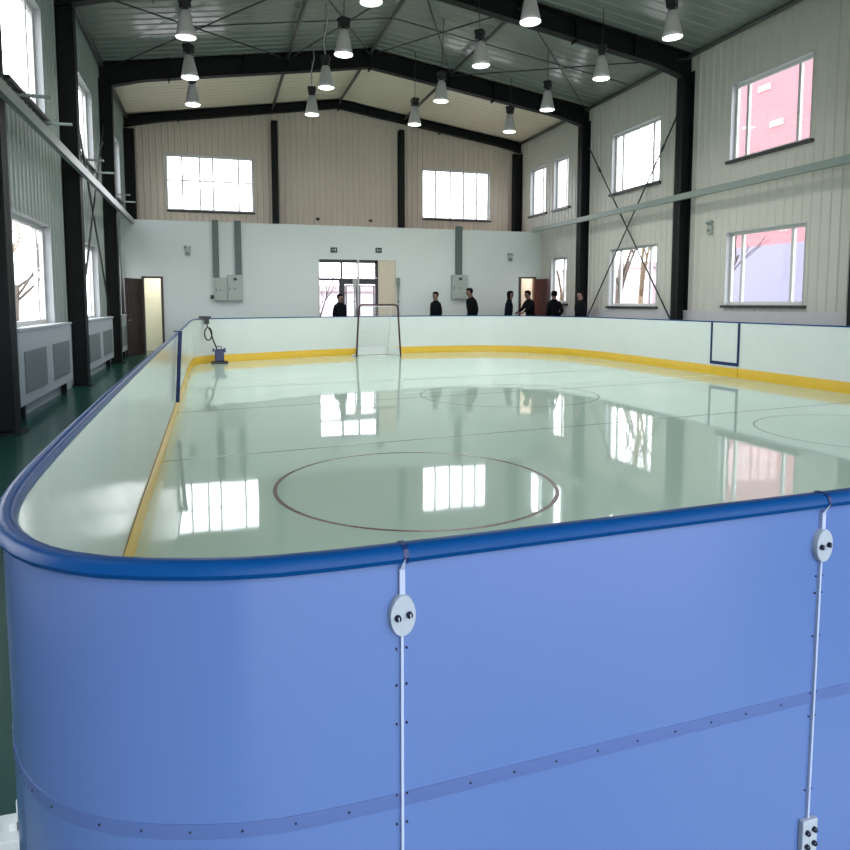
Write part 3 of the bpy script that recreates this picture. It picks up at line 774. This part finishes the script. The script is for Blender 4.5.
# tied strip curtains at entrance
def tied(x, label, m, top, s=1):
    root = empty('strip_curtain', (x, YP - .06, 0), label, 'curtain')
    mb = MB()
    for k in range(7):
        o_ = (k - 3) * .018
        pts = [(o_ * 1.0, 0, top), (o_ * .9, .0, top - .15), (o_ * .35, -.02, 1.9), (o_ * .12 - .01, -.03, 1.55), (o_ * .6, 0, .9), (o_, 0, .02)]
        mb.tube(pts, .014, 4)
    mb.build('strips', m, root)
    MB().tube([(-.05, -.02, 1.55), (0, -.055, 1.56), (.05, -.02, 1.55)], .015, 6).build('tie', M['duct'], root)
tied(4.30, 'narrow pale tied strip curtain in the middle of the glazed entrance', M['cord'], 2.25)
tied(5.72, 'narrow grey tied strip curtain on the right edge of the entrance', M['girt'], 2.3)

# ------------------------------------------------------------------ high bay lamps
def make_lamp(cord):
    root = empty('high_bay_lamp')
    sh = MB().lathe([(.055, .47), (.085, .45), (.105, .36), (.135, .22), (.165, .08), (.185, 0), (.180, .0), (.160, .08), (.13, .22), (.1, .34), (0, .36)], n=24).build('lamp_shade', M['alu'], root)
    MB().box(-.085, .085, -.08, .08, .50, .63).lathe([(.05, .46), (.05, .51)], n=16).box(-.1, .1, -.09, .09, .60, .68).build('ballast_box', M['black'], root, bevel=.008)
    MB().lathe([(0, -.012), (.1, -.008), (.165, .006), (.165, .03)], n=24).build('lens', M['lens'], root)
    return root
rows = [(-.34, 'leftmost row', [13.6, 15.93, 18.03]), (2.5, 'second row from left', [11.22, 13.65, 15.8, 18.1]), (5.23, 'third row from left', [11.2, 13.48, 16.05, 18.3]), (7.95, 'rightmost row', [11.1, 13.5, 16.0, 18.3])]
order = {3: ['nearest', 'middle', 'farthest'], 4: ['nearest', 'second', 'third', 'farthest']}
proto = make_lamp(1)
first = True
for x, rn, ys in rows:
    for k, y in enumerate(ys):
        o = proto if first else copy_tree(proto); first = False
        o.location = (x, y, 6.2); o.rotation_euler = (random.uniform(-.04, .04), random.uniform(-.04, .04), random.uniform(0, 3))
        tag(o, 'hanging high bay lamp with conical metal shade, %s of the %s' % (order[len(ys)][k], rn), 'ceiling lamp', 'high bay lamps under the roof')
        L = zc(x) - .02 - (6.2 + .68)
        w = .06 if (x == 2.5 and k >= 2) else .0
        c = MB().tube([(0, 0, .67), (w * .4, 0, .67 + L * .3), (-w, 0, .67 + L * .65), (-w * .5, 0, .67 + L * .99)], .012 if w else .008, 6).build('cord', M['cord'] if w else M['rod'], o)

# ------------------------------------------------------------------ people
def skinmesh(name, verts, edges, radii, m, parent, levels=2, rootv=0, smoothmod=True):
    me = bpy.data.meshes.new(name); me.from_pydata(verts, edges, []); me.update()
    o = bpy.data.objects.new(name, me); C.objects.link(o); o.parent = parent
    sk = o.modifiers.new('skin', 'SKIN'); sk.use_smooth_shade = True; sk.branch_smoothing = .4
    if not me.skin_vertices: bpy.context.view_layer.objects.active = o
    lay = me.skin_vertices[0].data if me.skin_vertices else None
    if lay is None:
        bm = bmesh.new(); bm.from_mesh(me); bm.verts.layers.skin.verify(); bm.to_mesh(me); bm.free(); lay = me.skin_vertices[0].data
    for i, r in enumerate(radii):
        lay[i].radius = r if isinstance(r, (tuple, list)) else (r, r); lay[i].use_root = (i == rootv)
    sb = o.modifiers.new('sub', 'SUBSURF'); sb.levels = levels; sb.render_levels = levels
    me.materials.append(m)
    return o

def person(loc, face_dir, label, height=1.78, lean_=0., head=(0, 0), armL='down', armR='down', build=1., jacket='jacket', stride=0., white=False, long_hair=False):
    """built facing -Y then turned; face_dir in degrees about z"""
    k = height / 1.75
    root = empty('person', loc, label, 'person', 'people standing behind the far boards', rz=math.radians(face_dir))
    root.scale = (k * .93, k * .93, k)
    def fw(z, y=0): return y - math.sin(lean_) * max(0, z - .95)       # forward lean
    P = lambda x, y, z: (x, fw(z, y), z - max(0, z - .95) * (1 - math.cos(lean_)))
    b = build
    # hand targets
    def arm(side, mode):
        s = side
        sh = P(s * .165 * b, 0, 1.42)
        if mode == 'down': el = P(s * .20 * b, .03, 1.14); wr = P(s * .205 * b, -.06, .89)
        elif mode == 'pocket': el = P(s * .235 * b, .08, 1.15); wr = P(s * .17 * b, -.1, .98)
        elif mode == 'forward': el = P(s * .18, -.16, 1.2); wr = P(s * .15, -.36, 1.12)
        elif mode == 'bent': el = P(s * .25 * b, .02, 1.16); wr = P(s * .12, -.26, 1.13)
        elif mode == 'back': el = P(s * .26, .13, 1.17); wr = P(s * .25, .1, .92)
        return Vector(sh), Vector(el), Vector(wr)
    hips = {}
    V = []; E = []; R = []
    def av(p, r, prev=None):
        V.append(tuple(p)); R.append(r); i = len(V) - 1
        if prev is not None: E.append((prev, i))
        return i
    pel = av(P(0, 0, .95), (.13 * b, .10))
    wa = av(P(0, 0, 1.10), (.125 * b, .09), pel); ch = av(P(0, .0, 1.30), (.15 * b, .105), wa); nb = av(P(0, .0, 1.45), (.075, .065), ch)
    nk = av(P(0, -.005, 1.52), (.065, .07), nb)
    hx, hy = head
    jaw = av(P(.004 * hx, -.02 + hy * .5, 1.575), (.078, .09), nk)
    sk1 = av(P(.004 * hx, -.012 + hy, 1.645), (.098, .118), jaw); top = av(P(.004 * hx, 0 + hy, 1.72), (.078, .095), sk1)
    hands = []
    for s, md in ((-1, armL), (1, armR)):
        sh, el, wr = arm(s, md)
        a = av(sh, .055, ch); e = av(el, .042, a); w_ = av(wr, .026, e)
        d = (wr - el).normalized(); pm = wr + d * .05; pa = av(pm, (.036, .018), w_)
        side = d.cross(Vector((1, 0, 0))).normalized() if abs(d.x) < .8 else Vector((0, 1, 0))
        kn = wr + d * .085
        for q, ln in ((-.027, .065), (-.009, .078), (.009, .074), (.027, .058)):
            f1 = av(kn + side * q, .009, pa); f2 = av(kn + side * q * 1.1 + d * ln * .55 + Vector((-s * .006, 0, 0)), .008, f1); av(kn + side * q * 1.1 + d * ln + Vector((-s * .018, 0, 0)), .0065, f2)
        t1 = av(wr + d * .035 + side * -.038, .010, pa); av(wr + d * .075 + side * -.055, .008, t1)
        hands.append((sh, el, wr))
    feet = []
    for s in (-1, 1):
        st = stride * s
        h_ = av((s * .09, 0, .88), (.085, .09), pel); kn_ = av((s * .1, -.02 - st * .5, .49), .056, h_); an = av((s * .1, .03 - st, .10), .04, kn_)
        hl = av((s * .1, .0 - st, .05), (.04, .04), an); av((s * .115, -.13 - st, .035), (.042, .025), hl)
        feet.append((s, st))
    body = skinmesh('body', V, E, R, M['skin'], root, 2)
    # face details (nose, ears, eyes, mouth) as children of body
    hc = Vector(P(.004 * hx, -.012 + hy, 1.645))
    nose = MB().add([hc + Vector(v) for v in ((-.012, -.083, -.012), (.012, -.083, -.012), (0, -.112, -.02), (0, -.083, .03), (0, -.085, -.028))], [(0, 2, 3), (2, 1, 3), (0, 4, 2), (4, 1, 2)]).build('nose', M['skin'], body)
    for s in (-1, 1):
        MB().lathe([(0, -.004), (.009, -.002), (.009, .004)], hc + Vector((s * .028, -.084, .012)), 8, 'y').build('eye', M['hair'], body)
        MB().add([hc + Vector((s * .075, y_, z_)) for y_, z_ in ((-.01, -.02), (.012, -.012), (.018, .018), (0, .03), (-.012, .012))] + [hc + Vector((s * .09, .008, .008))], [(0, 1, 5), (1, 2, 5), (2, 3, 5), (3, 4, 5), (4, 0, 5)]).build('ear', M['skin'], body)
    MB().box(hc.x - .02, hc.x + .02, hc.y - .078, hc.y - .07, hc.z - .052, hc.z - .046).build('mouth', M['redwood'], body)
    # hair cap
    mb = MB(); vs = []; n = 18; ringz = [(-.055, .75), (-.02, .93), (.02, 1.0), (.055, .96), (.085, .75), (.105, .42), (.112, 0.01)]
    for (dz, sc) in ringz:
        for q in range(n):
            a = 2 * PI * q / n; x_ = math.cos(a) * .098 * sc; y_ = math.sin(a) * .118 * sc
            if y_ < 0 and dz < .05: y_ *= .45 if dz < .03 else .8        # open at the face
            if long_hair and dz < 0 and y_ > -.02: dzz = dz * 3.2
            else: dzz = dz
            vs.append(hc + Vector((x_, y_ + .012, dzz + .012)))
    fs = []
    for r_ in range(len(ringz) - 1):
        for q in range(n): a = r_ * n + q; b_ = r_ * n + (q + 1) % n; fs.append((a, b_, b_ + n, a + n))
    mb.add(vs, fs, True); hr = mb.build('hair', M['hair'], root)
    # jacket
    V = []; E = []; R = []
    c0 = av(P(0, 0, .86), (.19 * b, .15)); c1 = av(P(0, 0, 1.05), (.18 * b, .145), c0); c2 = av(P(0, .0, 1.28), (.19 * b, .15), c1); c3 = av(P(0, .0, 1.43), (.16 * b, .12), c2); av(P(0, .005, 1.53), (.085, .085), c3)
    for (sh, el, wr) in hands:
        a = av(sh, .085 * b, c2); e = av(el, .056, a); av(el.lerp(wr, .92), .042, e)
    skinmesh('jacket', V, E, R, M[jacket], root, 2)
    if white:
        mb = MB(); y0 = -.135
        mb.add([P(-.035, y0, 1.46), P(.035, y0, 1.46), P(.05, y0 - .02, 1.3), P(.03, y0 - .012, 1.0), P(-.02, y0 - .012, 1.0), P(-.04, y0 - .02, 1.3)], [(0, 1, 2, 5), (5, 2, 3, 4)])
        mb.build('shirt_front', M['shirt'], root)
    # trousers and shoes
    V = []; E = []; R = []
    p0 = av((0, 0, .93), (.145 * b, .115))
    for s, st in feet:
        h_ = av((s * .095, 0, .84), (.098, .10), p0); kn_ = av((s * .1, -.02 - st * .5, .49), .074, h_); av((s * .1, .02 - st, .11), .062, kn_)
    skinmesh('trousers', V, E, R, M['trouser'], root, 2)
    for s, st in feet:
        V = []; E = []; R = []
        a = av((s * .1, .05 - st, .055), (.045, .05)); b2 = av((s * .105, -.03 - st, .05), (.048, .048), a); av((s * .115, -.16 - st, .04), (.046, .036), b2)
        skinmesh('shoe', V, E, R, M['shoe'], root, 1)
    return root
YQ = 20.95
person((3.66, 21.0, 0), 25, 'person in black standing in front of the glazed entrance', 1.76, head=(0, -.01), build=1.08)
person((6.67, YQ, 0), -50, 'person in black left of the single grey cabinet, hands down', 1.84, head=(0, -.01), build=.85)
person((7.92, YQ, 0), -75, 'tall person in black leaning forward right of the single grey cabinet', 1.97, lean_=.16, head=(0, -.03), build=1.0, stride=.1)
person((9.12, YQ, 0), 50, 'slim person in dark coat over white shirt left of right doorway', 1.88, lean_=.08, head=(0, -.02), build=.85, jacket='navy', white=True, long_hair=True)
person((9.92, YQ, 0), -80, 'person in black reaching an arm over the boards before the right doorway', 1.90, lean_=.14, head=(0, -.03), armL='forward', armR='forward', build=1.0)
person((10.38, 20.2, 0), 180, 'broad person in black seen from behind beside the narrow lower window', 1.88, build=1.05, armL='pocket', armR='pocket')
person((10.2, 18.2, 0), -80, 'person in black in front of the dark right wall column', 1.84, build=1.0, head=(0, -.01))

# ------------------------------------------------------------------ outdoors
tag(MB().box(-60, 70, YN - 60, 90, -.4, -.15).build('ground', M['paving']), 'pale paving outside the hall', 'ground', kind='structure')
def bldg(x0, x1, y0, y1, bands, label, wins=()):
    root = empty('building', ((x0 + x1) / 2, (y0 + y1) / 2, -.15), label, 'building')
    cx, cy = (x0 + x1) / 2, (y0 + y1) / 2
    for (z0, z1, m) in bands: MB().box(x0 - cx, x1 - cx, y0 - cy, y1 - cy, z0, z1).build('wall', m, root)
    z = bands[-1][1]
    MB().box(x0 - cx - .3, x1 - cx + .3, y0 - cy - .3, y1 - cy + .3, z, z + .4).build('roof', M['pale'], root)
    for (wy, wz) in wins:
        w_ = MB().box(x0 - cx - .06, x0 - cx, wy - cy - .45, wy - cy + .45, wz, wz + .3).build('window', M['shine'], root)
        MB().box(x0 - cx - .08, x0 - cx - .06, wy - cy - .4, wy - cy + .4, wz + .05, wz + .25).build('pane', M['pale'], w_)
    return root
bldg(30, 42, 8, 38.5, [(0, 4.9, M['lav']), (4.9, 19, M['pink'])], 'pink and lavender building seen through the right windows', [(33.30, 13.53), (32.30, 11.38)])
bldg(31, 40, 45.3, 60, [(0, 3.0, M['pale']), (3.0, 4.3, M['shine'])], 'low pale pink building far behind the bare trees')
bldg(-4, 14, 46, 56, [(0, 2.4, M['shine'])], 'pale low building beyond the glazed entrance')
def tree(loc, h, label, m, seed, spread=.5, dep=4):
    rnd = random.Random(seed)
    mb = MB()
    def br(p, d, L, r, k):
        q = p + d * L * .5 + Vector((rnd.uniform(-.05, .05), rnd.uniform(-.05, .05), 0)) * L; e = p + d * L
        mb.tube([p, q, e], [r, r * .85, r * .7], 5)
        if k == 0: return
        for _ in range(3):
            nd = (d + Vector((rnd.uniform(-spread, spread), rnd.uniform(-spread, spread), rnd.uniform(-.15, .35)))).normalized()
            br(p.lerp(e, rnd.uniform(.55, 1)), nd, L * rnd.uniform(.55, .8), r * .55, k - 1)
    br(Vector((0, 0, 0)), Vector((.05, .02, 1)).normalized(), h * .38, h * .016, dep)
    o = mb.build('bare_tree', m); o.location = (*loc, -.16); tag(o, label, 'tree', 'bare trees outside'); return o
tree((14.5, 17.6), 4.8, 'bare dark tree outside the largest lower right window', M['bark'], 3, .7)
tree((15.5, 23.2), 7.5, 'bare straw coloured tree outside the braced lower right window', M['straw'], 5, .5)
tree((18, 28.6), 9.5, 'tall bare tree outside the braced upper right window', M['bark'], 8, .6)
tree((-6.5, 27), 6, 'bare tree outside the lower left window', M['bark'], 11, .8)
tree((-9, 34), 9, 'bare tree farther outside the left windows', M['straw'], 14, .7)
tree((13.5, 25.8), 5.5, 'bare tree outside the narrow lower right window', M['bark'], 17, .6)
tree((3.9, 27.0), 3.4, 'small bare shrub tree outside the glazed entrance', M['bark'], 21, .9)

# ------------------------------------------------------------------ light
w = bpy.data.worlds.new('world'); bpy.context.scene.world = w; w.use_nodes = True
nt = w.node_tree; bg = nt.nodes['Background']
tc = nt.nodes.new('ShaderNodeTexCoord'); sp = nt.nodes.new('ShaderNodeSeparateXYZ'); rm = nt.nodes.new('ShaderNodeValToRGB')
nt.links.new(tc.outputs['Generated'], sp.inputs[0]); nt.links.new(sp.outputs['Z'], rm.inputs[0]); nt.links.new(rm.outputs[0], bg.inputs[0])
rm.color_ramp.elements[0].position = 0; rm.color_ramp.elements[0].color = (.86, .86, .90, 1)
rm.color_ramp.elements[1].position = .6; rm.color_ramp.elements[1].color = (.88, .95, 1, 1)
bg.inputs[1].default_value = 7.6
def portal(loc, rot, sx, sy):
    l = bpy.data.lights.new('window_daylight', 'AREA'); l.shape = 'RECTANGLE'; l.size = sx; l.size_y = sy
    l.cycles.is_portal = True
    o = bpy.data.objects.new('window_daylight', l); C.objects.link(o); o.location = loc; o.rotation_euler = rot
for side, (u0, u1, z0, z1) in portals:
    c = (u0 + u1) / 2; z = (z0 + z1) / 2
    if side == 'R': portal((XR + .19, c, z), (0, PI / 2, 0), z1 - z0, u1 - u0)
    elif side == 'L': portal((XL - .19, c, z), (0, -PI / 2, 0), z1 - z0, u1 - u0)
    else: portal((c, YG + .19, z), (-PI / 2, 0, 0), u1 - u0, z1 - z0)
portal((4.4, YG + .08, 1.65), (-PI / 2, 0, 0), 3.5, 3.2)
for a, b, c_, d in ((-1.8, 3.2, 3.6, 6.6), (5, 10, 3.6, 6.6), (-1.5, 6.4, .2, 3.2)):
    portal(((a + b) / 2, YN - .05, (c_ + d) / 2), (PI / 2, 0, 0), b - a, d - c_)
def area(name, loc, sx, sy, power, col=(1, 1, 1)):
    l = bpy.data.lights.new(name, 'AREA'); l.shape = 'RECTANGLE'; l.size = sx; l.size_y = sy; l.energy = power * 1.3; l.color = col
    o = bpy.data.objects.new(name, l); C.objects.link(o); o.location = loc; return o
area('back_room_fill', (-1.2, 22.9, 3.2), 1.5, .6, 55, (1, .97, .85))  # added unseen fill, keeps the room behind the left doorway bright
area('store_room_fill', (9.8, 22.9, 3.2), 1.5, .6, 55, (1, .92, .85))  # added unseen fill for the room behind the right doorway
for x, rn, ys in rows:
    for y in ys:
        l = bpy.data.lights.new('lamp_glow', 'SPOT'); l.energy = 170; l.spot_size = math.radians(150); l.spot_blend = .6; l.shadow_soft_size = .15; l.color = (1, .98, .94)
        o = bpy.data.objects.new('lamp_glow', l); C.objects.link(o); o.location = (x, y, 6.16)

# ------------------------------------------------------------------ camera
cam = bpy.data.cameras.new('camera'); cam.sensor_width = 36; cam.lens = 36 * 700 / 850
cam.shift_y = -60 / 850; cam.clip_start = .05; cam.clip_end = 300
co = bpy.data.objects.new('camera', cam); C.objects.link(co)
co.location = (0, 0, 1.5); co.rotation_euler = (math.radians(90 - math.degrees(math.atan2(62, 700))), 0, math.radians(-16.787))
bpy.context.scene.camera = co
vs_ = bpy.context.scene.view_settings; vs_.view_transform = 'Standard'; vs_.look = 'None'; vs_.exposure = 0; vs_.gamma = 1
bpy.context.scene.cycles.max_bounces = 10; bpy.context.scene.cycles.diffuse_bounces = 6; bpy.context.scene.cycles.transparent_max_bounces = 12
bpy.context.scene.cycles.use_denoising = True
bpy.context.scene.cycles.sample_clamp_indirect = 8
